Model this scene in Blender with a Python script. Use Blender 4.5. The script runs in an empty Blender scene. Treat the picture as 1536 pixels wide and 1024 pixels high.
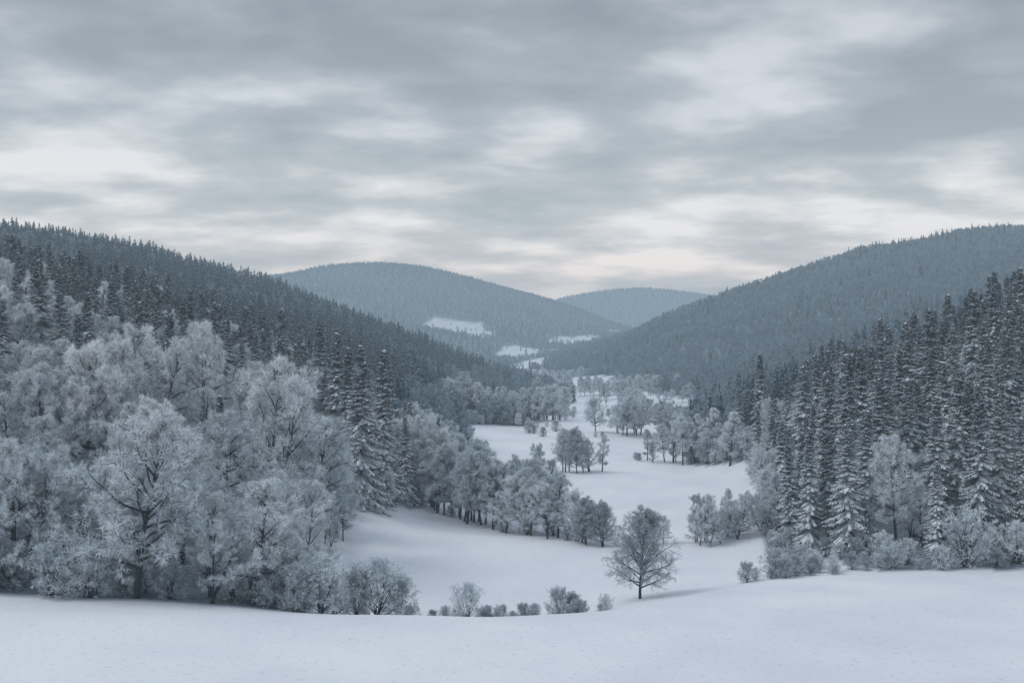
import bpy, math, numpy as np
from mathutils import Vector
scene = bpy.context.scene
F, CU, CV = 1600.0, 768.0, 512.0      # image pixels: focal length and centre, used to place terrain sections and trees
USE_HAZE = True

# ------------------------------------------------------------------ noise
_r = np.random.RandomState(11)
_N = _r.rand(256, 256)
def vnoise(x, y):
    x = np.asarray(x, float); y = np.asarray(y, float)
    xi = np.floor(x).astype(int); yi = np.floor(y).astype(int)
    fx = x-xi; fy = y-yi
    fx = fx*fx*(3-2*fx); fy = fy*fy*(3-2*fy)
    a = _N[xi % 256, yi % 256]; b = _N[(xi+1) % 256, yi % 256]
    c = _N[xi % 256, (yi+1) % 256]; d = _N[(xi+1) % 256, (yi+1) % 256]
    return (a*(1-fx)+b*fx)*(1-fy)+(c*(1-fx)+d*fx)*fy
def fbm(x, y, o=4):
    s = 0; a = .5; t = 0
    for i in range(o):
        s = s+a*vnoise(x*2**i+17*i, y*2**i+31*i); t += a; a *= .5
    return s/t-.5

# ------------------------------------------------------------------ terrain
SL = {
 -30: [(0,-15),(1536,-15)],
 30: [(0,-19),(1536,-19)],
 60: [(0,-22.2),(1536,-22)],
 80: [(-400,-24.5),(0,-25),(768,-25.6),(1536,-24.6),(1936,-23.5)],
 105:[(-400,-26),(0,-26.8),(400,-27.6),(768,-27.9),(1100,-27.2),(1536,-26.4),(1936,-25)],
 118:[(-400,-27),(0,-28.9),(400,-29.7),(700,-30.2),(950,-29.6),(1100,-28.5),(1536,-27.8),(1936,-26)],
 135:[(-400,-19),(0,-27),(200,-29),(400,-32),(520,-35.5),(700,-36),(850,-35),(960,-32.9),(1150,-30.8),(1536,-30.6),(1936,-27)],
 150:[(-400,-10),(0,-21),(200,-26),(400,-33),(520,-37),(850,-37),(960,-35.4),(1150,-33.2),(1300,-32.8),(1536,-32.2),(1936,-22)],
 190:[(-400,8),(0,-9),(200,-13),(400,-29),(500,-37),(1000,-38),(1150,-36.8),(1250,-35),(1400,-31),(1536,-25),(1936,-6)],
 240:[(-400,20),(0,1),(200,-6),(400,-17),(540,-28),(640,-37.5),(720,-39),(1100,-38.5),(1180,-34),(1300,-26),(1400,-18),(1536,-9),(1936,15)],
 320:[(-400,32),(0,13),(200,3),(320,-6),(420,-12.6),(480,-18),(600,-33),(700,-39.5),(1050,-39.5),(1090,-36),(1150,-29.6),(1200,-26),(1300,-20),(1400,-11),(1536,-1),(1936,20)],
 450:[(-400,32),(0,20),(200,8),(400,-8),(500,-18),(600,-28),(690,-38.5),(750,-40.5),(1010,-40.5),(1060,-37),(1150,-27),(1300,-15),(1536,4),(1936,25)],
 650:[(-400,60),(0,40),(200,28),(400,8),(500,-6),(600,-20),(700,-35),(770,-41),(1050,-42),(1110,-37),(1200,-25),(1300,-8),(1536,18),(1936,45)],
 800:[(-400,95),(0,68),(200,52),(400,26),(500,8),(600,-11),(700,-33),(780,-42),(940,-42.5),(1040,-39),(1080,-34),(1150,-22),(1300,2),(1536,30),(1936,60)],
 1000:[(-400,135),(0,103),(100,94),(200,82),(300,68),(400,48),(500,25),(600,0),(700,-28),(770,-42),(930,-43),(1000,-36),(1060,-28),(1150,-10),(1300,22),(1536,52),(1936,90)],
 1300:[(-400,110),(0,85),(200,60),(400,22),(600,-22),(700,-40),(860,-43),(900,-36),(940,-20),(1000,2),(1100,36),(1300,84),(1450,104),(1536,112),(1936,140)],
 1600:[(-400,80),(0,50),(400,0),(600,-30),(700,-40),(790,-42),(830,-38),(870,-26),(940,3),(1000,34),(1100,74),(1200,109),(1300,140),(1450,165),(1536,169),(1936,175)],
 2000:[(-400,60),(0,50),(400,10),(600,-5),(650,-16),(700,-29),(780,-32),(830,-24),(860,-18),(900,-12),(1000,5),(1100,30),(1300,80),(1536,110),(1936,110)],
 2500:[(-400,60),(0,80),(420,90),(500,80),(600,56),(700,34),(740,20),(800,0),(860,-5),(900,6),(940,18),(1000,26),(1536,80),(1936,80)],
 3200:[(-400,100),(0,150),(420,206),(500,234),(600,246),(650,234),(700,202),(770,162),(830,130),(880,94),(930,48),(960,24),(1000,12),(1100,10),(1536,60),(1936,60)],
 3900:[(-400,40),(0,60),(420,100),(600,120),(830,60),(930,15),(1000,5),(1536,20)],
 5000:[(-400,20),(400,50),(700,100),(770,135),(830,203),(870,234),(920,255),(960,262),(1000,257),(1060,224),(1100,200),(1200,160),(1536,60),(1936,20)],
 6800:[(-400,0),(1936,0)],
 12000:[(-400,0),(1936,0)],
}
NA, NR = 460, 460
OFF = 45.0
A = np.linspace(-1.05, 1.05, NA)
T = np.linspace(math.log(15), math.log(12000+OFF), NR)
ys = sorted(SL)
sec = np.array([np.interp(A*(y+OFF), [(u-CU)/F*max(y, 60) for u, z in SL[y]], [z for u, z in SL[y]]) for y in ys])
ts = np.log(np.array(ys)+OFF)
Z = np.array([np.interp(T, ts, sec[:, j]) for j in range(NA)]).T
def blur(a, n, ax):
    k = np.exp(-np.linspace(-2, 2, 2*n+1)**2); k /= k.sum()
    pad = [(0, 0), (0, 0)]; pad[ax] = (n, n)
    p = np.pad(a, pad, mode='edge')
    return np.apply_along_axis(lambda m: np.convolve(m, k, mode='valid'), ax, p)
Z = blur(blur(Z, 5, 0), 7, 1)
AA, TT = np.meshgrid(A, T)
YY = np.exp(TT)-OFF; XX = AA*(YY+OFF)
amp = np.clip((YY-110)/250, 0.0, 1)
Z = Z+fbm(AA*14, TT*14, 4)*amp*np.clip(YY*0.012, 0, 22)
Z = Z+fbm(XX/26, YY/26, 3)*0.8+fbm(XX/7, YY/7, 2)*0.12
Z = Z+fbm(XX/75+4, YY/75+2, 2)*np.interp(YY, [180, 350, 900, 1500], [0, 5.5, 9, 0])

def ground(X, Y, G=None):
    G = Z if G is None else G
    X = np.asarray(X, float); Y = np.asarray(Y, float)
    ti = np.clip((np.log(Y+OFF)-T[0])/(T[1]-T[0]), 0, NR-1.001)
    ai = np.clip((X/(Y+OFF)-A[0])/(A[1]-A[0]), 0, NA-1.001)
    i = ti.astype(int); j = ai.astype(int); f = ti-i; g = ai-j
    return (G[i, j]*(1-g)+G[i, j+1]*g)*(1-f)+(G[i+1, j]*(1-g)+G[i+1, j+1]*g)*f
# slopes that fall away behind a crest (never in view from this side of the valley) stay unplanted
HOR = np.maximum.accumulate(np.where(YY > 300, Z/np.maximum(YY, 1), -9), axis=0)
def in_view(X, Y):
    return (ground(X, Y)+26)/Y > ground(X, Y, HOR)-.004

# forest edges along the valley (image column in pixels vs depth)
uLy = [118,120,150,190,210,228,242,300,345,470,500,510,560,650,700,800,900,1000,1300,1400]
uLu = [-900,455,455,470,520,620,650,690,695,690,740,785,800,835,845,850,835,800,740,720]
uRy = [118,140,152,165,185,205,230,300,318,345,400,480,560,650,720,760,850,900,960,1050,1200,1400]
uRu = [2600,2300,1330,1240,1160,1135,1135,1130,1090,1035,1050,1035,1045,1065,1060,985,965,975,960,930,880,810]
FIELDS = [(690,2430,55,80),(650,2440,20,50),(720,2400,25,60),(863,2430,42,140),(778,2120,34,140),(795,1780,36,130),(775,1560,50,150),(935,2650,24,130),(835,2050,18,110)]
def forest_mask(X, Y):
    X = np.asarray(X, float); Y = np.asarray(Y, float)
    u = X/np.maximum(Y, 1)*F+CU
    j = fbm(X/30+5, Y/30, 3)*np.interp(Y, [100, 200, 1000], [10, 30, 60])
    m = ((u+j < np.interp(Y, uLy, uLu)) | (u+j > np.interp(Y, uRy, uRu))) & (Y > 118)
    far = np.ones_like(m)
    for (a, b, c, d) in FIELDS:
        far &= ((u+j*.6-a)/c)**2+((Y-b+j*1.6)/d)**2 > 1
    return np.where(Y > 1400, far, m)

def new_mesh(name, V, Fc, mats, midx=None, smooth=False):
    me = bpy.data.meshes.new(name)
    me.from_pydata(V.tolist() if hasattr(V, 'tolist') else V, [], Fc)
    for m in mats: me.materials.append(m)
    if midx is not None: me.polygons.foreach_set('material_index', np.asarray(midx, dtype=np.int32))
    if smooth: me.polygons.foreach_set('use_smooth', np.ones(len(me.polygons), dtype=bool))
    me.update()
    return me

# ------------------------------------------------------------------ materials
def mat(name, fn):
    m = bpy.data.materials.new(name); m.use_nodes = True
    nt = m.node_tree; nt.nodes.clear()
    out = nt.nodes.new('ShaderNodeOutputMaterial'); fn(nt, out); return m
def N(nt, t, **k):
    n = nt.nodes.new(t)
    for a, b in k.items(): setattr(n, a, b)
    return n
def ramp(nt, pts):
    r = nt.nodes.new('ShaderNodeValToRGB'); e = r.color_ramp.elements
    while len(e) < len(pts): e.new(.5)
    for i, (p, c) in enumerate(pts):
        e[i].position = p; e[i].color = (*c, 1) if len(c) == 3 else c
    return r
def varied(c0, c1, scale=0.6, rough=.9, rnd=.5):
    def fn(nt, out):
        b = N(nt, 'ShaderNodeBsdfDiffuse')
        tc = N(nt, 'ShaderNodeTexCoord'); no = N(nt, 'ShaderNodeTexNoise'); no.inputs['Scale'].default_value = scale; no.inputs['Detail'].default_value = 0
        nt.links.new(tc.outputs['Object'], no.inputs['Vector'])
        oi = N(nt, 'ShaderNodeObjectInfo')
        ma = N(nt, 'ShaderNodeMath', operation='MULTIPLY_ADD'); ma.inputs[1].default_value = rnd; nt.links.new(oi.outputs['Random'], ma.inputs[0])
        nt.links.new(no.outputs['Fac'], ma.inputs[2])
        r = ramp(nt, [(.35, c0), (.65+rnd*.8, c1)])
        nt.links.new(ma.outputs[0], r.inputs['Fac']); nt.links.new(r.outputs['Color'], b.inputs['Color'])
        nt.links.new(b.outputs[0], out.inputs['Surface'])
    return fn
M_bark = mat('bark', varied((.03,.037,.045), (.08,.09,.105), 3))
M_branch = mat('branch_rime', varied((.14,.17,.195), (.36,.405,.45), 1.2))
M_frost = mat('hoarfrost_twigs', varied((.60,.665,.715), (.89,.925,.95), .35))
M_grey = mat('bare_twigs', varied((.35,.40,.44), (.60,.65,.695), .5))
M_needle = mat('spruce_needles', varied((.038,.060,.076), (.10,.132,.158), .5))
M_tsnow = mat('branch_snow', varied((.66,.73,.78), (.88,.92,.95), .4))
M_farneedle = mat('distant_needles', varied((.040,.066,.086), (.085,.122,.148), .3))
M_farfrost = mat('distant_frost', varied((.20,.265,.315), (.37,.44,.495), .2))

def ground_fn(nt, out):
    b = N(nt, 'ShaderNodeBsdfPrincipled'); b.inputs['Roughness'].default_value = .7; b.inputs['Specular IOR Level'].default_value = .15
    at = N(nt, 'ShaderNodeAttribute', attribute_name='forest')
    tc = N(nt, 'ShaderNodeTexCoord')
    n1 = N(nt, 'ShaderNodeTexNoise'); n1.inputs['Scale'].default_value = .06; n1.inputs['Detail'].default_value = 5
    n2 = N(nt, 'ShaderNodeTexNoise'); n2.inputs['Scale'].default_value = 1.9; n2.inputs['Detail'].default_value = 7; n2.inputs['Roughness'].default_value = .72
    mp = N(nt, 'ShaderNodeMapping'); mp.inputs['Scale'].default_value = (1, .7, 1)
    nt.links.new(tc.outputs['Object'], mp.inputs['Vector'])
    for n in (n1, n2): nt.links.new(mp.outputs[0], n.inputs['Vector'])
    r1 = ramp(nt, [(.3, (.73,.735,.795)), (.7, (.86,.86,.895))]); nt.links.new(n1.outputs['Fac'], r1.inputs['Fac'])
    r2 = ramp(nt, [(.56, (1,1,1)), (.72, (.60,.63,.66))]); nt.links.new(n2.outputs['Fac'], r2.inputs['Fac'])
    mx = N(nt, 'ShaderNodeMix', data_type='RGBA', blend_type='MULTIPLY'); mx.inputs['Factor'].default_value = .8
    nt.links.new(r1.outputs['Color'], mx.inputs['A']); nt.links.new(r2.outputs['Color'], mx.inputs['B'])
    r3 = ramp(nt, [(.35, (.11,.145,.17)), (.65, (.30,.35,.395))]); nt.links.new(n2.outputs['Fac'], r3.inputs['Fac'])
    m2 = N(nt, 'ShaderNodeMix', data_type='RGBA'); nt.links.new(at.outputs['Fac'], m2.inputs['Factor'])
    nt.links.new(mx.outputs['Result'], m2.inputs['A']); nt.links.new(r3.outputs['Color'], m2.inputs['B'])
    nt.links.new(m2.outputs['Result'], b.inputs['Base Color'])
    bp = N(nt, 'ShaderNodeBump'); bp.inputs['Strength'].default_value = .35; bp.inputs['Distance'].default_value = .25
    nt.links.new(n2.outputs['Fac'], bp.inputs['Height']); nt.links.new(bp.outputs[0], b.inputs['Normal'])
    nt.links.new(b.outputs[0], out.inputs['Surface'])
M_ground = mat('snow_ground', ground_fn)

V = np.stack([XX, YY, Z], -1).reshape(-1, 3)
i, j = np.meshgrid(np.arange(NR-1), np.arange(NA-1), indexing='ij')
q = (i*NA+j).ravel()
faces = np.stack([q, q+1, q+1+NA, q+NA], -1).tolist()
gm = new_mesh('snow_ground', V, faces, [M_ground], smooth=True)
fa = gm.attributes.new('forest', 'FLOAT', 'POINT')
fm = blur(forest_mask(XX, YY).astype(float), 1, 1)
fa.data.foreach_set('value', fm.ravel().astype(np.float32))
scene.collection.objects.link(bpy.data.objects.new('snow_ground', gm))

# ------------------------------------------------------------------ tree kit
def nrm(v): return v/np.maximum(np.linalg.norm(v, axis=-1, keepdims=True), 1e-9)
def rperp(d, rs):
    return nrm(np.cross(d, rs.normal(size=d.shape)))
def polyl(p, d, L, K, rs, wig, lift):
    P = [p]; cur = d.copy()
    for k in range(K-1):
        cur = nrm(cur+rs.normal(size=d.shape)*wig+np.array([0, 0, 1])*lift)
        P.append(P[-1]+cur*(L/(K-1))[:, None])
    return np.stack(P, 1)
def children(P, L, m, rs, t0, t1, ang, ratio, up, K, wig, lift):
    n, K0, _ = P.shape
    t = (np.tile((np.arange(m)+.5)/m, (n, 1))+rs.uniform(-.4, .4, (n, m))/m)*(t1-t0)+t0
    t = np.clip(t, 0, .999); s = t*(K0-1); i = s.astype(int); f = (s-i)[..., None]
    r = np.arange(n)[:, None]
    a = P[r, i]; b = P[r, i+1]
    pos = (a*(1-f)+b*f).reshape(-1, 3); d = nrm(b-a).reshape(-1, 3)
    an = (ang+rs.uniform(-.25, .25, n*m))[:, None]
    nd = nrm(d*np.cos(an)+rperp(d, rs)*np.sin(an)+np.array([0, 0, up]))
    nl = np.repeat(L, m)*ratio*(1.15-.6*t.reshape(-1))*rs.uniform(.7, 1.25, n*m)
    return polyl(pos, nd, nl, K, rs, wig, lift), nl
def tubes(P, r0, r1, S):
    n, K, _ = P.shape
    tn = nrm(np.gradient(P, axis=1)); ref = np.where(np.abs(tn[..., 2:3]) > .9, np.array([1., 0, 0]), np.array([0, 0, 1.]))
    a = nrm(np.cross(tn, ref)); b = np.cross(tn, a)
    rad = r0[:, None]*(1-np.linspace(0, 1, K))+r1[:, None]*np.linspace(0, 1, K)
    th = np.arange(S)*2*math.pi/S
    V = P[:, :, None]+rad[..., None, None]*(a[:, :, None]*np.cos(th)[None, None, :, None]+b[:, :, None]*np.sin(th)[None, None, :, None])
    idx = np.arange(n*K*S).reshape(n, K, S)
    nx = np.roll(idx, -1, 2)
    Fq = np.stack([idx[:, :-1], nx[:, :-1], nx[:, 1:], idx[:, 1:]], -1).reshape(-1, 4)
    return V.reshape(-1, 3), Fq
def tris(p, d, L, w, side):
    n = len(p); w = np.broadcast_to(w, (n,))[:, None]; L = np.broadcast_to(L, (n,))[:, None]
    V = np.stack([p-side*w/2, p+side*w/2, p+d*L], 1).reshape(-1, 3)
    return V, np.arange(3*n).reshape(-1, 3)
class Kit:
    def __init__(s): s.V = []; s.F = []; s.M = []; s.o = 0
    def add(s, VF, m):
        V, Fc = VF; s.V.append(V); s.F += (Fc+s.o).tolist(); s.M += [m]*len(Fc) if not hasattr(m, 'tolist') else m.tolist(); s.o += len(V)
    def mesh(s, name, mats): return new_mesh(name, np.concatenate(s.V), s.F, mats, s.M)

def broadleaf(name, seed, H, R, base=.2, nl=30, n2=9, n3=8, n4=10, tw=.05, tl=.95, droop=0.03, stems=1, twigmat=None, up0=.10, open_=False):
    rs = np.random.RandomState(seed); k = Kit()
    p = np.zeros((stems, 3)); 
    if stems > 1: p[:, :2] = rs.normal(size=(stems, 2))*.45*H/20
    d = np.tile([0, 0, 1.], (stems, 1))+np.concatenate([rs.normal(size=(stems, 2))*(.05 if stems == 1 else .22), np.zeros((stems, 1))], 1)
    TL = np.full(stems, H*.86)*rs.uniform(.85, 1, stems)
    P1 = polyl(p, nrm(d), TL, 9, rs, .06 if not open_ else .03, .03)
    k.add(tubes(P1, np.full(stems, H*.016), np.full(stems, H*.003), 6), 0)
    m = max(4, nl//stems); t = np.tile(np.linspace(base, .98, m), (stems, 1)); t = np.clip(t+rs.uniform(-.02, .02, t.shape), .05, .995)
    s = t*8; ii = s.astype(int); f = (s-ii)[..., None]; r = np.arange(stems)[:, None]
    pos = (P1[r, ii]*(1-f)+P1[r, ii+1]*f).reshape(-1, 3); tt = t.reshape(-1)
    az = np.arange(m*stems)*2.4+rs.uniform(-.5, .5, m*stems)
    cr = (tt-base)/(1-base)
    an = np.interp(cr, [0, .5, 1], [1.35, .95, .4] if not open_ else [1.1, .75, .25])+rs.uniform(-.12, .12, len(tt))
    L = R*np.interp(cr, [0, .25, .5, .8, 1], [.78, 1.0, .98, .72, .34] if not open_ else [.8, .95, .9, .65, .45])*rs.uniform(.75 if not open_ else .9, 1.1, len(tt))*.82
    dd = np.stack([np.cos(az)*np.sin(an), np.sin(az)*np.sin(an), np.cos(an)], -1)
    P2 = polyl(pos, dd, L, 7, rs, .13 if not open_ else .08, .06-droop*.6)
    k.add(tubes(P2, H*.0085*(1.15-.7*tt), np.full(len(tt), H*.0014), 4), 0)
    P3, L3 = children(P2, L, n2, rs, .28 if not open_ else .15, 1, .8, .46, up0-droop, 5, .15, .03-droop)
    k.add(tubes(P3, np.full(len(L3), H*.0021), np.full(len(L3), H*.0007), 3), 1)
    P4, L4 = children(P3, L3, n3, rs, .2 if not open_ else .1, 1, .85, .55, up0*.5-droop, 3, .2, -droop)
    s4 = rperp(nrm(P4[:, 2]-P4[:, 0]), rs)
    k.add(tris(P4[:, 0], nrm(P4[:, 2]-P4[:, 0]), L4, H*.0026, s4), 1)
    P5, L5 = children(P4, np.full(len(L4), tl), n4, rs, .05, 1, .8, 1., up0*.3-droop, 2, .1, 0)
    d5 = nrm(P5[:, 1]-P5[:, 0])
    k.add(tris(P5[:, 0], d5, L5, tw, rperp(d5, rs)), np.where(rs.rand(len(d5)) < .10, 1, 2))
    return k.mesh(name, [M_bark, M_branch, twigmat or M_frost])

def spruce(name, seed, H, R, whorl=.46, nb=8, side=8, snow=.7, narrow=1.0):
    rs = np.random.RandomState(seed); k = Kit()
    P = polyl(np.zeros((1, 3)), np.array([[0, 0, 1.]]), np.array([H]), 8, rs, .008, .02)
    k.add(tubes(P, np.array([H*.014]), np.array([.02]), 6), 0)
    h = []; 
    z = H*.05
    while z < H*.985:
        c = max(3, int(nb*(1-.35*z/H)))
        h += [z+rs.uniform(-.2, .2) for _ in range(c)]; z += whorl*(1-.35*z/H)
    h = np.array(h); n = len(h); az = rs.uniform(0, 6.283, n)
    rel = np.clip(h/H, 0, 1)
    lobe = 1+.18*np.sin(az*2+seed)+.12*np.sin(az*3+h*.7)
    L = (R*(1-rel)**.78*rs.uniform(.62, 1.15, n)*lobe+.22)*np.interp(rel, [0, .12, 1], [.75, 1, 1])
    out = np.stack([np.cos(az), np.sin(az), np.zeros(n)], -1); sd = np.stack([-np.sin(az), np.cos(az), np.zeros(n)], -1)
    base = np.stack([np.zeros(n), np.zeros(n), h], -1)+out*.05
    sl = np.interp(rel, [0, .6, 1], [-.68, -.46, .35])+rs.uniform(-.1, .1, n)
    K = 5; t = np.linspace(0, 1, K)
    zz = sl[:, None]*t[None]*L[:, None]+.16*(t[None]**3)*L[:, None]
    BP = base[:, None]+out[:, None]*(t[None, :, None]*L[:, None, None])+np.array([0, 0, 1.])*zz[..., None]
    W = np.interp(t, [0, .5, 1], [.08, .29, .07])
    kb = rs.rand(n) < snow+.15
    BPs = BP[kb]+np.array([0, 0, .09]); nb_ = len(BPs)
    Vr = np.stack([BPs-sd[kb][:, None]*W[None, :, None], BPs+sd[kb][:, None]*W[None, :, None]], 2)
    ix = np.arange(nb_*K*2).reshape(nb_, K, 2)
    k.add((Vr.reshape(-1, 3), np.stack([ix[:, :-1, 0], ix[:, :-1, 1], ix[:, 1:, 1], ix[:, 1:, 0]], -1).reshape(-1, 4)), 2)
    tt = (np.arange(side)+.6)/side
    for sg in (-1, 1):
        tj = np.clip(tt[None]+rs.uniform(-.05, .05, (n, side)), .05, 1)
        hor = tj*L[:, None]
        zz = (sl[:, None]*tj+.16*tj**3)*L[:, None]
        pos = (base[:, None]+out[:, None]*hor[..., None]+np.array([0, 0, 1.])*zz[..., None]).reshape(-1, 3)
        lb = (.42*L[:, None]*(1.05-tj)+.26)*rs.uniform(.75, 1.2, (n, side))
        lb = lb.reshape(-1)
        o = np.repeat(out, side, 0); s_ = np.repeat(sd, side, 0)*sg; slr = np.repeat(sl, side)
        d = nrm(o*.75+s_*rs.uniform(.5, 1.0, (len(o), 1))+np.array([0, 0, 1.])*(slr*.8-.12+rs.uniform(-.15, .1, len(o)))[:, None])
        w = .24
        hs = nrm(np.cross(d, np.array([0, 0, 1.])))
        k.add(tris(pos, d, lb, w, hs), np.where(rs.rand(len(pos)) < .18*snow, 3, 1))
        dn = nrm(d*.8+np.array([0, 0, -1.])*rs.uniform(.4, .9, (len(d), 1)))
        k.add(tris(pos, dn, lb*.8, w*1.1, nrm(d+hs*rs.uniform(-.5, .5, (len(d), 1)))), np.where(rs.rand(len(pos)) < .34*snow, 3, 1))
        kp = rs.rand(len(pos)) < snow*np.clip(.65+vnoise(pos[:, 0]*.9+seed, pos[:, 2]*.9+pos[:, 1]), 0, 1.3)
        k.add(tris(pos[kp]+np.array([0, 0, .05]), d[kp], lb[kp]*.98, w*1.4, hs[kp]), 2)
    return k.mesh(name, [M_bark, M_needle, M_tsnow, M_grey])

def far_spruce(name, seed, H, R, snow=.34):
    rs = np.random.RandomState(seed); k = Kit()
    k.add(tubes(polyl(np.zeros((1, 3)), np.array([[0, 0, 1.]]), np.array([H*.99]), 3, rs, 0, 0), np.array([.22]), np.array([.06]), 4), 0)
    n = 120; rel = np.sort(rs.uniform(.04, .97, n)); az = rs.uniform(0, 6.283, n)
    L = R*(1-rel)**.8*rs.uniform(.7, 1.2, n)+.3
    out = np.stack([np.cos(az), np.sin(az), rs.uniform(-.7, -.25, n)], -1); sd = np.stack([-np.sin(az), np.cos(az), 0*az], -1)
    p = np.stack([0*az, 0*az, rel*H], -1)
    tip = p+out*L[:, None]
    w = (L*.42+.25)[:, None]
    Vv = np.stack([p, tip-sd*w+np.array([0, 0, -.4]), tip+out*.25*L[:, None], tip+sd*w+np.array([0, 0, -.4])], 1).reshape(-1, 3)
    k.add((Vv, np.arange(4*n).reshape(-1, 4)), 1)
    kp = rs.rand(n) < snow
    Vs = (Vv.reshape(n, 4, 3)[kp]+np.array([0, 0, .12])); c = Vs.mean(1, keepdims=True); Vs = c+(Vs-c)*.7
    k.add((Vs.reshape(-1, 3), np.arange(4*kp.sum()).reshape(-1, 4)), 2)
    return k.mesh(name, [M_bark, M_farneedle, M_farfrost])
def far_broad(name, seed, H, R, m=None):
    rs = np.random.RandomState(seed); k = Kit()
    P1 = polyl(np.zeros((1, 3)), np.array([[0, 0, 1.]]), np.array([H*.8]), 5, rs, .04, .02)
    k.add(tubes(P1, np.array([.25]), np.array([.08]), 4), 0)
    nl = 14; cr = np.linspace(0, 1, nl); az = np.arange(nl)*2.4; an = np.interp(cr, [0, .5, 1], [1.3, 1.0, .4])
    pos = np.stack([0*cr, 0*cr, H*(.22+.55*cr)], -1)
    dd = np.stack([np.cos(az)*np.sin(an), np.sin(az)*np.sin(an), np.cos(an)], -1)
    L = R*np.interp(cr, [0, .3, .6, 1], [.7, 1, .95, .6])*rs.uniform(.75, 1.1, nl)*.85
    P2 = polyl(pos, dd, L, 5, rs, .12, .03)
    P3, L3 = children(P2, L, 8, rs, .15, 1, .8, .45, .08, 3, .2, 0)
    P4, L4 = children(P3, np.full(len(L3), 1.2), 5, rs, 0, 1, .8, 1., .05, 2, .1, 0)
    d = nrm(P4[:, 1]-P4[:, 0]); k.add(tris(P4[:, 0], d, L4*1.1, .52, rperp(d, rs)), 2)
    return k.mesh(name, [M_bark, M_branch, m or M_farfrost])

def coll(name, meshes):
    c = bpy.data.collections.new(name)
    for n, me in enumerate(meshes):
        c.objects.link(bpy.data.objects.new('%s_%02d' % (name, n), me))
    return c
BL = [broadleaf('broadleaf_a', 1, 20, 8.2), broadleaf('broadleaf_b', 2, 20, 7.0, base=.25), broadleaf('broadleaf_c', 3, 20, 8.5, stems=3, nl=36, base=.22),
      broadleaf('broadleaf_d', 4, 20, 6.0, base=.3, droop=.10), broadleaf('broadleaf_e', 5, 20, 7.5, stems=2, droop=.07)]
SLIM = [broadleaf('slim_a', 11, 20, 4.2, base=.2, nl=24, n2=8, n3=8, n4=8), broadleaf('slim_b', 12, 20, 4.8, base=.22, nl=22, stems=2, n2=8, n3=8, n4=8)]
OPEN = [broadleaf('open_a', 21, 14, 7.4, base=.15, nl=44, n2=11, n3=8, n4=7, tw=.04, tl=.6, twigmat=M_grey, open_=True),
        broadleaf('open_b', 22, 14, 6.2, base=.14, nl=30, n2=9, n3=7, n4=7, tw=.042, tl=.6, stems=3, twigmat=M_grey, open_=True)]
BUSH = [broadleaf('bush_a', 31, 5, 3.6, base=.06, nl=36, n2=7, n3=6, n4=5, tw=.038, tl=.38, stems=7, open_=True),
        broadleaf('bush_b', 32, 4, 3.2, base=.05, nl=35, n2=7, n3=6, n4=5, tw=.038, tl=.35, stems=7, twigmat=M_grey, open_=True)]
SP = [spruce('spruce_a', 41, 22, 3.8, snow=.85), spruce('spruce_b', 42, 22, 3.2, snow=.7), spruce('spruce_c', 43, 22, 4.4, snow=1.0), spruce('spruce_d', 44, 22, 3.5, snow=.95)]
FS = [far_spruce('fspruce_%d' % i, 50+i, 20, [3.2, 2.7, 3.6][i]) for i in range(3)]
FB = [far_broad('fbroad_%d' % i, 60+i, 14, [6.5, 5.5, 6.0][i]) for i in range(3)]
C_near = coll('near', BL+SLIM+SP+BUSH+OPEN)      # 0-4 BL, 5-6 slim, 7-10 spruce, 11-12 bush, 13-14 open
C_far = coll('far', FS+FB)                  # 0-2 spruce, 3-5 broad

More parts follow.
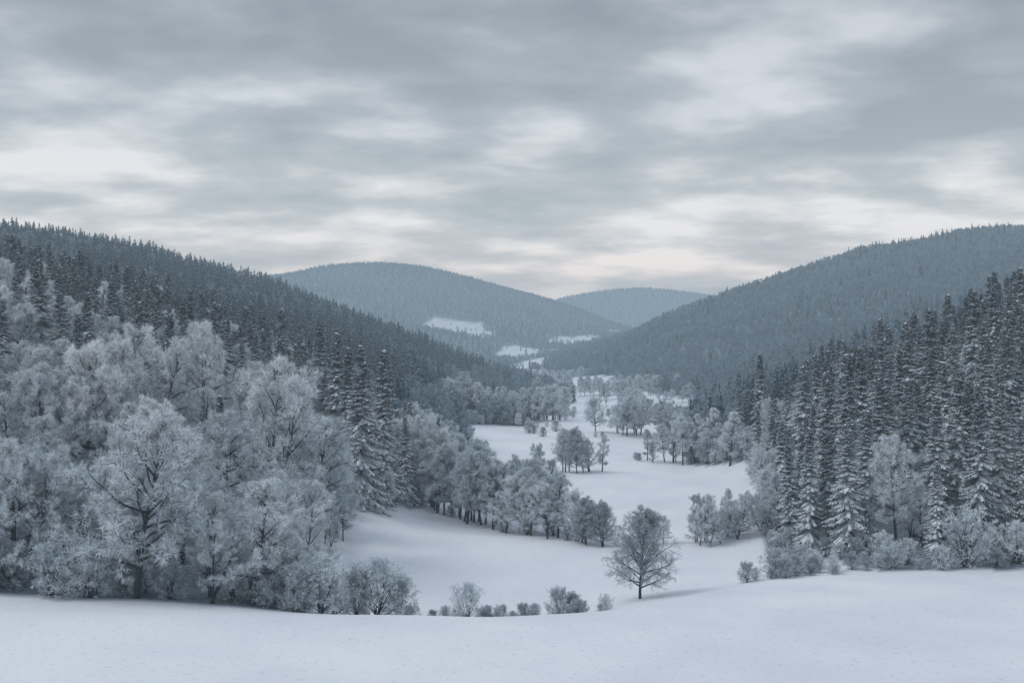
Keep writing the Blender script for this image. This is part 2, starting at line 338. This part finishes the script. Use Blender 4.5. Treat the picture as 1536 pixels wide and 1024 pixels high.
def scatter(name, pts, scl, idx, col, seed=0):
    rs = np.random.RandomState(seed); n = len(pts)
    me = bpy.data.meshes.new(name); me.vertices.add(n)
    me.vertices.foreach_set('co', np.asarray(pts, dtype=np.float32).ravel())
    a = me.attributes.new('scl', 'FLOAT_VECTOR', 'POINT')
    s = np.asarray(scl); S = np.stack([s*rs.uniform(.85, 1.15, n), s*rs.uniform(.85, 1.15, n), s], -1)
    a.data.foreach_set('vector', S.astype(np.float32).ravel())
    a = me.attributes.new('rot', 'FLOAT_VECTOR', 'POINT')
    a.data.foreach_set('vector', np.stack([rs.normal(size=n)*.025, rs.normal(size=n)*.025, rs.uniform(0, 6.283, n)], -1).astype(np.float32).ravel())
    a = me.attributes.new('idx', 'INT', 'POINT'); a.data.foreach_set('value', np.asarray(idx, dtype=np.int32))
    ob = bpy.data.objects.new(name, me); scene.collection.objects.link(ob)
    ng = bpy.data.node_groups.new(name+'_nodes', 'GeometryNodeTree')
    ng.interface.new_socket('Geometry', in_out='INPUT', socket_type='NodeSocketGeometry')
    ng.interface.new_socket('Geometry', in_out='OUTPUT', socket_type='NodeSocketGeometry')
    gi = ng.nodes.new('NodeGroupInput'); go = ng.nodes.new('NodeGroupOutput')
    ci = ng.nodes.new('GeometryNodeCollectionInfo'); ci.inputs['Collection'].default_value = col
    ci.inputs['Separate Children'].default_value = True; ci.inputs['Reset Children'].default_value = True
    ip = ng.nodes.new('GeometryNodeInstanceOnPoints'); ip.inputs['Pick Instance'].default_value = True
    def na(nm, t):
        x = ng.nodes.new('GeometryNodeInputNamedAttribute'); x.data_type = t; x.inputs['Name'].default_value = nm; return x.outputs['Attribute']
    er = ng.nodes.new('FunctionNodeEulerToRotation')
    ng.links.new(na('rot', 'FLOAT_VECTOR'), er.inputs[0]); ng.links.new(er.outputs[0], ip.inputs['Rotation'])
    ng.links.new(na('scl', 'FLOAT_VECTOR'), ip.inputs['Scale']); ng.links.new(na('idx', 'INT'), ip.inputs['Instance Index'])
    ng.links.new(gi.outputs[0], ip.inputs['Points']); ng.links.new(ci.outputs[0], ip.inputs['Instance']); ng.links.new(ip.outputs[0], go.inputs[0])
    md = ob.modifiers.new('scatter', 'NODES'); md.node_group = ng
    print(name, n)
    return ob

def grid_pts(y0, y1, u0, u1, g, seed):
    rs = np.random.RandomState(seed)
    x0 = min((u0-CU)/F*y0, (u0-CU)/F*y1); x1 = max((u1-CU)/F*y0, (u1-CU)/F*y1)
    gx, gy = np.meshgrid(np.arange(x0, x1, g), np.arange(y0, y1, g))
    X = gx.ravel()+rs.uniform(-.48, .48, gx.size)*g; Y = gy.ravel()+rs.uniform(-.48, .48, gx.size)*g
    u = X/Y*F+CU; k = (u > u0) & (u < u1) & (Y > y0)
    return X[k], Y[k], u[k], rs
# ---- near woods 
X, Y, u, rs = grid_pts(119, 350, -120, 1670, 5.4, 1)
k = forest_mask(X, Y); X, Y, u = X[k], Y[k], u[k]
left = u < 850
cl = fbm(X/28+3, Y/28+9, 2)
ps = np.where(left, np.interp(Y, [200, 235, 340], [0.0, .45, .85])*np.interp(u, [0, 560, 640], [1, .95, 0]), np.interp(Y, [150, 175, 330], [.12, .55, .85])*np.interp(u, [1080, 1200, 1290], [.1, .40, 1]))
isp = rs.rand(len(X))+cl*.9 < ps
keep = np.where(isp, rs.rand(len(X)) < .68, rs.rand(len(X)) < np.where((u > 1180) & (Y < 195), .12, .36))
X, Y, u, left, isp = X[keep], Y[keep], u[keep], left[keep], isp[keep]
Hh = np.where(isp, rs.uniform(15, 25, len(X)), rs.uniform(12, 19, len(X)))
Hh = np.where(~isp & left & (Y < 150), Hh*.8, Hh)
Hh = np.where(~left & ~isp, Hh*.72, Hh)
Hh = np.where(isp & left, Hh*.86, Hh)
Hh = np.where(~left & (u < 1200), Hh*.85, Hh)
idx = np.where(isp, rs.randint(7, 11, len(X)), rs.choice([0,1,2,3,4,5,6,5,6], len(X)))
sc = Hh/np.where(isp, 22., 20.)
k = isp
P = np.stack([X, Y, ground(X, Y)-.3], -1)
scatter('spruce_forest', P[k], sc[k], idx[k], C_near, 1)
scatter('frosted_deciduous_forest', P[~k], sc[~k], idx[~k], C_near, 2)
# ---- undergrowth along the wood edges
X, Y, u, rs = grid_pts(119, 520, -120, 1670, 3.8, 5)
k = forest_mask(X, Y)
e = np.zeros(len(X), bool)
for dx, dy in ((6, 0), (-6, 0), (0, -6), (4, -4), (-4, -4)): e |= ~forest_mask(X+dx, Y+dy)
k &= e; X, Y, u = X[k], Y[k], u[k]
us = rs.uniform(.5, 1.3, len(X))*np.where((u > 1150) & (Y < 200), .62, 1)
scatter('frosted_undergrowth', np.stack([X, Y, ground(X, Y)-.2], -1), us, rs.randint(11, 13, len(X)), C_near, 3)
# ---- hedgerows and shelter belts between the fields
HP, HS, HI = [], [], []
rs = np.random.RandomState(77)
def belt(nodes, step, width, h0, h1, kinds):
    pts = [((u-CU)/F*Y, Y) for u, Y in nodes]
    for m in range(len(pts)-1):
        (xa, ya), (xb, yb) = pts[m], pts[m+1]; D = math.hypot(xb-xa, yb-ya); n = max(1, int(D/step))
        for q in range(n):
            f = (q+rs.uniform(0, 1))/n; g = (m+f)/(len(pts)-1)
            x = xa+(xb-xa)*f+rs.normal()*width; y = ya+(yb-ya)*f+rs.normal()*width
            kd = kinds[rs.randint(len(kinds))]; H = (h0+(h1-h0)*g)*rs.uniform(.75, 1.12)
            H0 = [20]*7+[22]*4+[5, 4, 14, 14]
            if kd in (11, 12): H = rs.uniform(2, 5)
            HP.append((x, y, float(ground(x, y))-.2)); HS.append(H/H0[kd]); HI.append(kd)
belt([(600,240),(650,237),(740,220),(800,212),(850,205)], 1.3, 1.6, 21, 14, [1,3,5,6,5,6,0,11,12])
belt([(640,262),(700,262),(760,250),(820,240)], 2.2, 3, 18, 13, [3,5,6,1,5])
belt([(455,152),(475,185),(520,205),(600,230)], 2.2, 1.6, 6, 9, [11,12,3,6,11])
belt([(850,205),(905,198)], 1.8, 1.0, 8, 8, [14,13,12,3])
belt([(1015,196),(1060,199),(1130,203)], 1.8, 2.2, 8, 9, [14,4,3,12,11,1])
belt([(1060,206),(1135,214)], 2.4, 2.2, 10, 11, [3,6,5,11])
belt([(835,318),(890,322)], 2.0, 1.5, 14, 12, [3,1,5,4,12])
belt([(775,300),(830,306)], 2.4, 2.0, 11, 10, [5,6,12,3])
belt([(905,345),(960,352)], 4.0, 1.5, 4, 6, [12,11,12])
belt([(960,355),(1000,352),(1045,342)], 3.2, 2.5, 13, 17, [5,6,12,3,5,11])
belt([(770,488),(800,495),(815,505)], 3.0, 3, 8, 7, [11,12,3])
belt([(800,470),(860,440),(900,430)], 5.0, 3, 4, 5, [12,11,12,12])
belt([(680,495),(745,512),(800,530),(820,560)], 2.4, 6, 22, 20, [1,3,5,6,0])
belt([(905,448),(970,450)], 2.8, 4, 17, 19, [0,1,4])
belt([(985,460),(1035,430)], 3.0, 3, 17, 15, [5,6,3])
belt([(840,570),(905,600),(960,590)], 4, 4, 7, 9, [12,3,11,5])
belt([(815,600),(845,640)], 3.0, 4, 19, 17, [3,6,8,1])
belt([(900,670),(960,700),(1050,720)], 4, 4, 12, 14, [1,3,5,12])
belt([(845,840),(900,850),(930,860),(980,840)], 3.6, 4, 14, 16, [3,1,5,0])
belt([(905,740),(960,770),(1000,780)], 4, 5, 14, 17, [1,0,3])
belt([(820,960),(880,1010),(930,1030)], 4, 5, 14, 14, [1,0,3])
belt([(790,1180),(840,1220),(890,1180)], 4, 6, 15, 15, [1,0,3])
belt([(620,131),(700,131),(800,131),(905,133)], .9, .8, 1.6, 1.4, [12,11,12])
belt([(1120,148),(1240,153),(1330,155)], 1.3, 1.5, 3, 3, [12,11])
hs = np.array(HS); hy = np.array(HP)[:, 1]
hs = np.where((np.array(HI) > 10) & (np.array(HI) < 13) & (hy < 134), hs*.42, hs)
hs = np.where((np.array(HI) > 10) & (np.array(HI) < 13) & (hy > 143) & (hy < 160) & (np.array(HP)[:, 0] > 25), hs*.65, hs)
scatter('hedgerow_trees', HP, hs, HI, C_near, 8)
# ---- middle distance
X, Y, u, rs = grid_pts(350, 1420, -120, 1670, 7.9, 2)
k = forest_mask(X, Y) & in_view(X, Y); X, Y, u = X[k], Y[k], u[k]
left = u < 860; n = len(X)
low = ground(X, Y) < -31
ps = np.where(left, np.where(low, .08, .90), np.interp(Y, [350, 600, 800], [.6, .25, .05]))
isp = rs.rand(n)+fbm(X/60, Y/60, 2)*.8 < ps
idx = np.where(isp, rs.randint(0, 3, n), rs.randint(3, 6, n))
sc = np.where(isp, rs.uniform(.5, .98, n), rs.uniform(.7, 1.05, n))
sc = np.where((~left) & (Y > 700), sc*.85, sc)
P = np.stack([X, Y, ground(X, Y)-.5], -1)
scatter('ridge_forest', P[left], sc[left], idx[left], C_far, 4)
scatter('hillside_forest', P[~left], sc[~left], idx[~left], C_far, 5)
# ---- far hills
X, Y, u, rs = grid_pts(1420, 1950, 700, 1700, 9.2, 3)
k = forest_mask(X, Y) & in_view(X, Y); X, Y = X[k], Y[k]; n = len(X)
isp = rs.rand(n)+fbm(X/150, Y/150, 2)*1.2 < .05
scatter('hilltop_forest', np.stack([X, Y, ground(X, Y)-1], -1), rs.uniform(.55, .95, n), np.where(isp, rs.randint(0, 3, n), rs.randint(3, 6, n)), C_far, 9)
X, Y, u, rs = grid_pts(1700, 3400, 390, 1060, 10.5, 3)
k = (forest_mask(X, Y) | (rs.rand(len(X)) < .07)) & ((Y > 1950) | (u < 700)) & in_view(X, Y); X, Y = X[k], Y[k]; n = len(X)
isp = rs.rand(n)+fbm(X/150, Y/150, 2)*1.2 < .08
idx = np.where(isp, rs.randint(0, 3, n), rs.randint(3, 6, n))
scatter('distant_forest', np.stack([X, Y, ground(X, Y)-1], -1), rs.uniform(.45, .8, n), idx, C_far, 6)
X, Y, u, rs = grid_pts(3900, 5150, 770, 1120, 19, 4); k = in_view(X, Y); X, Y = X[k], Y[k]; n = len(X)
scatter('horizon_forest', np.stack([X, Y, ground(X, Y)-2], -1), rs.uniform(.7, 1.0, n), rs.randint(2, 6, n), C_far, 7)

# ------------------------------------------------------------------ individually placed trees
def put(name, me, H0, u, Y, H, rot=None, wx=1.0):
    X = (u-CU)/F*Y; z = float(ground(X, Y))-.15
    ob = bpy.data.objects.new(name, me); scene.collection.objects.link(ob)
    ob.location = (X, Y, z); s = H/H0; ob.scale = (s*wx, s*wx, s)
    ob.rotation_euler = (0, 0, rot if rot is not None else (u*.37+Y*.11) % 6.28)
    return ob
def top(u, Y, vt):           # height so that the crown reaches image row vt
    X = (u-CU)/F*Y; return (CV-vt)/F*Y-float(ground(X, Y))
for n, (u, Y, vt, m, w) in enumerate([
    (205,121.5,572,0,1.05),(380,122.5,695,1,1.05),(25,124,640,2,.9),(-60,126,600,0,.9),(110,131,640,4,.9),(300,134,625,1,.95),(440,135,740,4,.9),
    (400,166,512,2,.85),(475,180,590,1,.85),(505,193,645,3,1),(130,163,480,0,.9),(45,160,530,2,.85),(230,180,462,4,.85),(310,186,468,3,.95),(180,172,485,1,.85),(-20,170,520,0,.9),(350,150,600,3,1),
    (650,238,618,3,.9),(700,232,640,1,.7),(615,235,650,4,.7),(1050,196,728,1,.75),(1345,168,640,3,.8),(1165,300,585,2,.8),(1195,290,590,0,.8),(1150,235,650,4,.8),(1380,172,735,1,.8),
    (940,440,583,0,1.1),(952,446,592,1,1.0)]):
    put('frosted_deciduous_tree', BL[m], 20, u, Y, top(u, Y, vt), wx=w)
for (u, Y, vt, m, w) in [(745,224,665,0,1),(785,216,690,1,1),(820,214,700,0,1),(1018,400,608,1,1),(1068,340,595,0,1.1),(1045,345,610,1,1.2),(1170,200,690,0,1.1),
                         (1300,170,715,0,.9),(1095,310,600,0,1.2),(840,560,575,0,1.2)]:
    put('slender_frosted_tree', SLIM[m], 20, u, Y, top(u, Y, vt), wx=w)
for (u, Y, vt, m, w) in [(960,143,762,0,1.05),(905,198,755,1,.9),(873,202,762,1,.8),(865,316,642,0,.9),(885,320,655,1,1.0),(980,345,660,1,.7)]:
    put('bare_round_tree', OPEN[m], 14, u, Y, top(u, Y, vt), wx=w)
for (u, Y, vt, m) in [(542,213,517,0),(575,222,524,1),(522,225,520,3),(450,245,500,0),(505,238,498,1),(480,255,480,3),(423,268,462,0),(395,280,470,1),(378,290,455,3),(25,205,405,0),(58,200,388,2),(-5,200,425,3),(88,225,400,1),(-30,220,410,0),(110,250,385,1),
                      (190,285,400,1),(215,290,420,0),(320,305,430,3),(1140,330,530,1),(1108,322,582,0),(1214,176,640,3),(1246,178,645,0),(1405,160,690,3),(1440,175,552,2),(1500,163,585,2),(1552,170,540,2),(1395,230,462,0),(1325,215,505,3),(1290,225,520,1),(1360,240,480,2),(1462,235,435,0),(1270,215,530,2),(1478,200,500,1),(1530,240,400,0)]:
    put('spruce_tree', SP[m], 22, u, Y, top(u, Y, vt))
for (u, Y, vt, m, w) in [(565,127,842,0,1.1),(535,127,862,1,1.0),(480,122.5,835,0,1.1),(455,122,850,1,1),(598,129,868,1,1),(700,129,876,0,1.0),(838,133,884,1,1),(858,134,890,1,1),(500,124,870,0,1),
                      (1160,152,825,1,1),(1195,154,818,0,1.1),(1230,157,835,1,1),(1450,152,768,0,.9),(1525,152,785,0,1),(1480,157,800,1,1),(1325,158,800,0,1)]:
    put('frosted_bush', BUSH[m], [5, 4][m], u, Y, max(1.0, top(u, Y, vt)), wx=w)

# ------------------------------------------------------------------ haze (absorbing box over the valley; its own glow stands in for scattered light)
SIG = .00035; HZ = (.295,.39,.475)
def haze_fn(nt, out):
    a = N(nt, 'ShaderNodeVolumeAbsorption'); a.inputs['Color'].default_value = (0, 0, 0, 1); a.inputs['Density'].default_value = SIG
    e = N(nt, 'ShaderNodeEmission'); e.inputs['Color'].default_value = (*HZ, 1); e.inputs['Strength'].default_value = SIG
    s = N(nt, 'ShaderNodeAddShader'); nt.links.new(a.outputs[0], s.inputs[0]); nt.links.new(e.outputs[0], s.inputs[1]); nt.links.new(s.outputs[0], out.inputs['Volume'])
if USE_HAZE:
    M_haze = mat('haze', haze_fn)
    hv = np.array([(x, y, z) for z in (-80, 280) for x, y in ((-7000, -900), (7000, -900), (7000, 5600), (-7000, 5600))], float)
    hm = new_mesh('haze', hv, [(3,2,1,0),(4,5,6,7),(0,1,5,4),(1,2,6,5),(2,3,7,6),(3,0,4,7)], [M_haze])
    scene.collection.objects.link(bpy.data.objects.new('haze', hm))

# ------------------------------------------------------------------ sky
EL, AZ = math.radians(48), math.radians(-60)
w = bpy.data.worlds.new('World'); scene.world = w; w.use_nodes = True
nt = w.node_tree; nt.nodes.clear(); L = nt.links.new
out = N(nt, 'ShaderNodeOutputWorld')
sky = N(nt, 'ShaderNodeTexSky', sky_type='NISHITA'); sky.sun_disc = False; sky.sun_elevation = EL; sky.sun_rotation = AZ
b1 = N(nt, 'ShaderNodeBackground'); b1.inputs['Strength'].default_value = .1; L(sky.outputs[0], b1.inputs['Color'])
tc = N(nt, 'ShaderNodeTexCoord'); sep = N(nt, 'ShaderNodeSeparateXYZ'); L(tc.outputs['Generated'], sep.inputs[0])
def M(op, a, b=None, c=None):
    m = N(nt, 'ShaderNodeMath', operation=op)
    for i, v in enumerate((a, b, c)):
        if v is None: continue
        if isinstance(v, (int, float)): m.inputs[i].default_value = v
        else: L(v, m.inputs[i])
    return m.outputs[0]
zc = M('MAXIMUM', sep.outputs['Z'], 0.0); den = M('ADD', zc, .19)
px = M('DIVIDE', sep.outputs['X'], den); py = M('DIVIDE', sep.outputs['Y'], den)
cb = N(nt, 'ShaderNodeCombineXYZ'); L(M('MULTIPLY', px, .8), cb.inputs[0]); L(py, cb.inputs[1]); cb.inputs[2].default_value = 5.2
n1 = N(nt, 'ShaderNodeTexNoise'); n1.inputs['Scale'].default_value = 3.6; n1.inputs['Detail'].default_value = 4; n1.inputs['Roughness'].default_value = .48
L(cb.outputs[0], n1.inputs['Vector'])
n2 = N(nt, 'ShaderNodeTexNoise'); n2.inputs['Scale'].default_value = 1.4; n2.inputs['Detail'].default_value = 1; L(cb.outputs[0], n2.inputs['Vector'])
fac = M('SUBTRACT', M('ADD', M('MULTIPLY', n1.outputs['Fac'], .62), M('MULTIPLY', n2.outputs['Fac'], .38)), M('MULTIPLY', M('MINIMUM', M('MAXIMUM', M('SUBTRACT', zc, .2), 0.0), .12), .30))
cr = ramp(nt, [(.38, (.295,.33,.355)), (.48, (.40,.43,.455)), (.60, (.68,.695,.715))]); L(fac, cr.inputs['Fac'])
# brightness by elevation (x5)
gr = ramp(nt, [(0, (.90,.71,.58)), (.06, (.80,.62,.51)), (.09, (.52,.45,.40)), (.12, (.42,.385,.355)), (.2, (.275,.27,.267)), (.30, (.205,.207,.212)), (.6, (.19,.205,.22))]); L(zc, gr.inputs['Fac'])
g2 = N(nt, 'ShaderNodeVectorMath', operation='SCALE'); g2.inputs['Scale'].default_value = 5; L(gr.outputs['Color'], g2.inputs[0])
mt = N(nt, 'ShaderNodeVectorMath', operation='MULTIPLY'); L(cr.outputs['Color'], mt.inputs[0]); L(g2.outputs[0], mt.inputs[1])
st = M('ADD', M('MULTIPLY', M('SMOOTH_MIN', M('MAXIMUM', M('SUBTRACT', zc, .38), 0), .5, .1), 1.7), 1.0)
b2 = N(nt, 'ShaderNodeBackground'); L(mt.outputs[0], b2.inputs['Color']); L(st, b2.inputs['Strength'])
ms = N(nt, 'ShaderNodeMixShader'); ms.inputs[0].default_value = .95; L(b1.outputs[0], ms.inputs[1]); L(b2.outputs[0], ms.inputs[2]); L(ms.outputs[0], out.inputs['Surface'])

sl = bpy.data.lights.new('sun', 'SUN'); sl.energy = 1.0; sl.angle = math.radians(25); sl.color = (1, .985, .965)
so = bpy.data.objects.new('sun', sl); scene.collection.objects.link(so)
sd = Vector((math.sin(AZ)*math.cos(EL), math.cos(AZ)*math.cos(EL)*-.3, math.sin(EL)))
so.rotation_euler = sd.to_track_quat('Z', 'Y').to_euler()

cam = bpy.data.cameras.new('camera'); co = bpy.data.objects.new('camera', cam); scene.collection.objects.link(co)
cam.lens = 36*F/1536; cam.sensor_width = 36; cam.clip_end = 30000; cam.clip_start = .5
co.location = (0, 0, 0); co.rotation_euler = (math.radians(90), 0, 0)
scene.camera = co
scene.view_settings.view_transform = 'Standard'; scene.view_settings.look = 'None'; scene.view_settings.exposure = 0
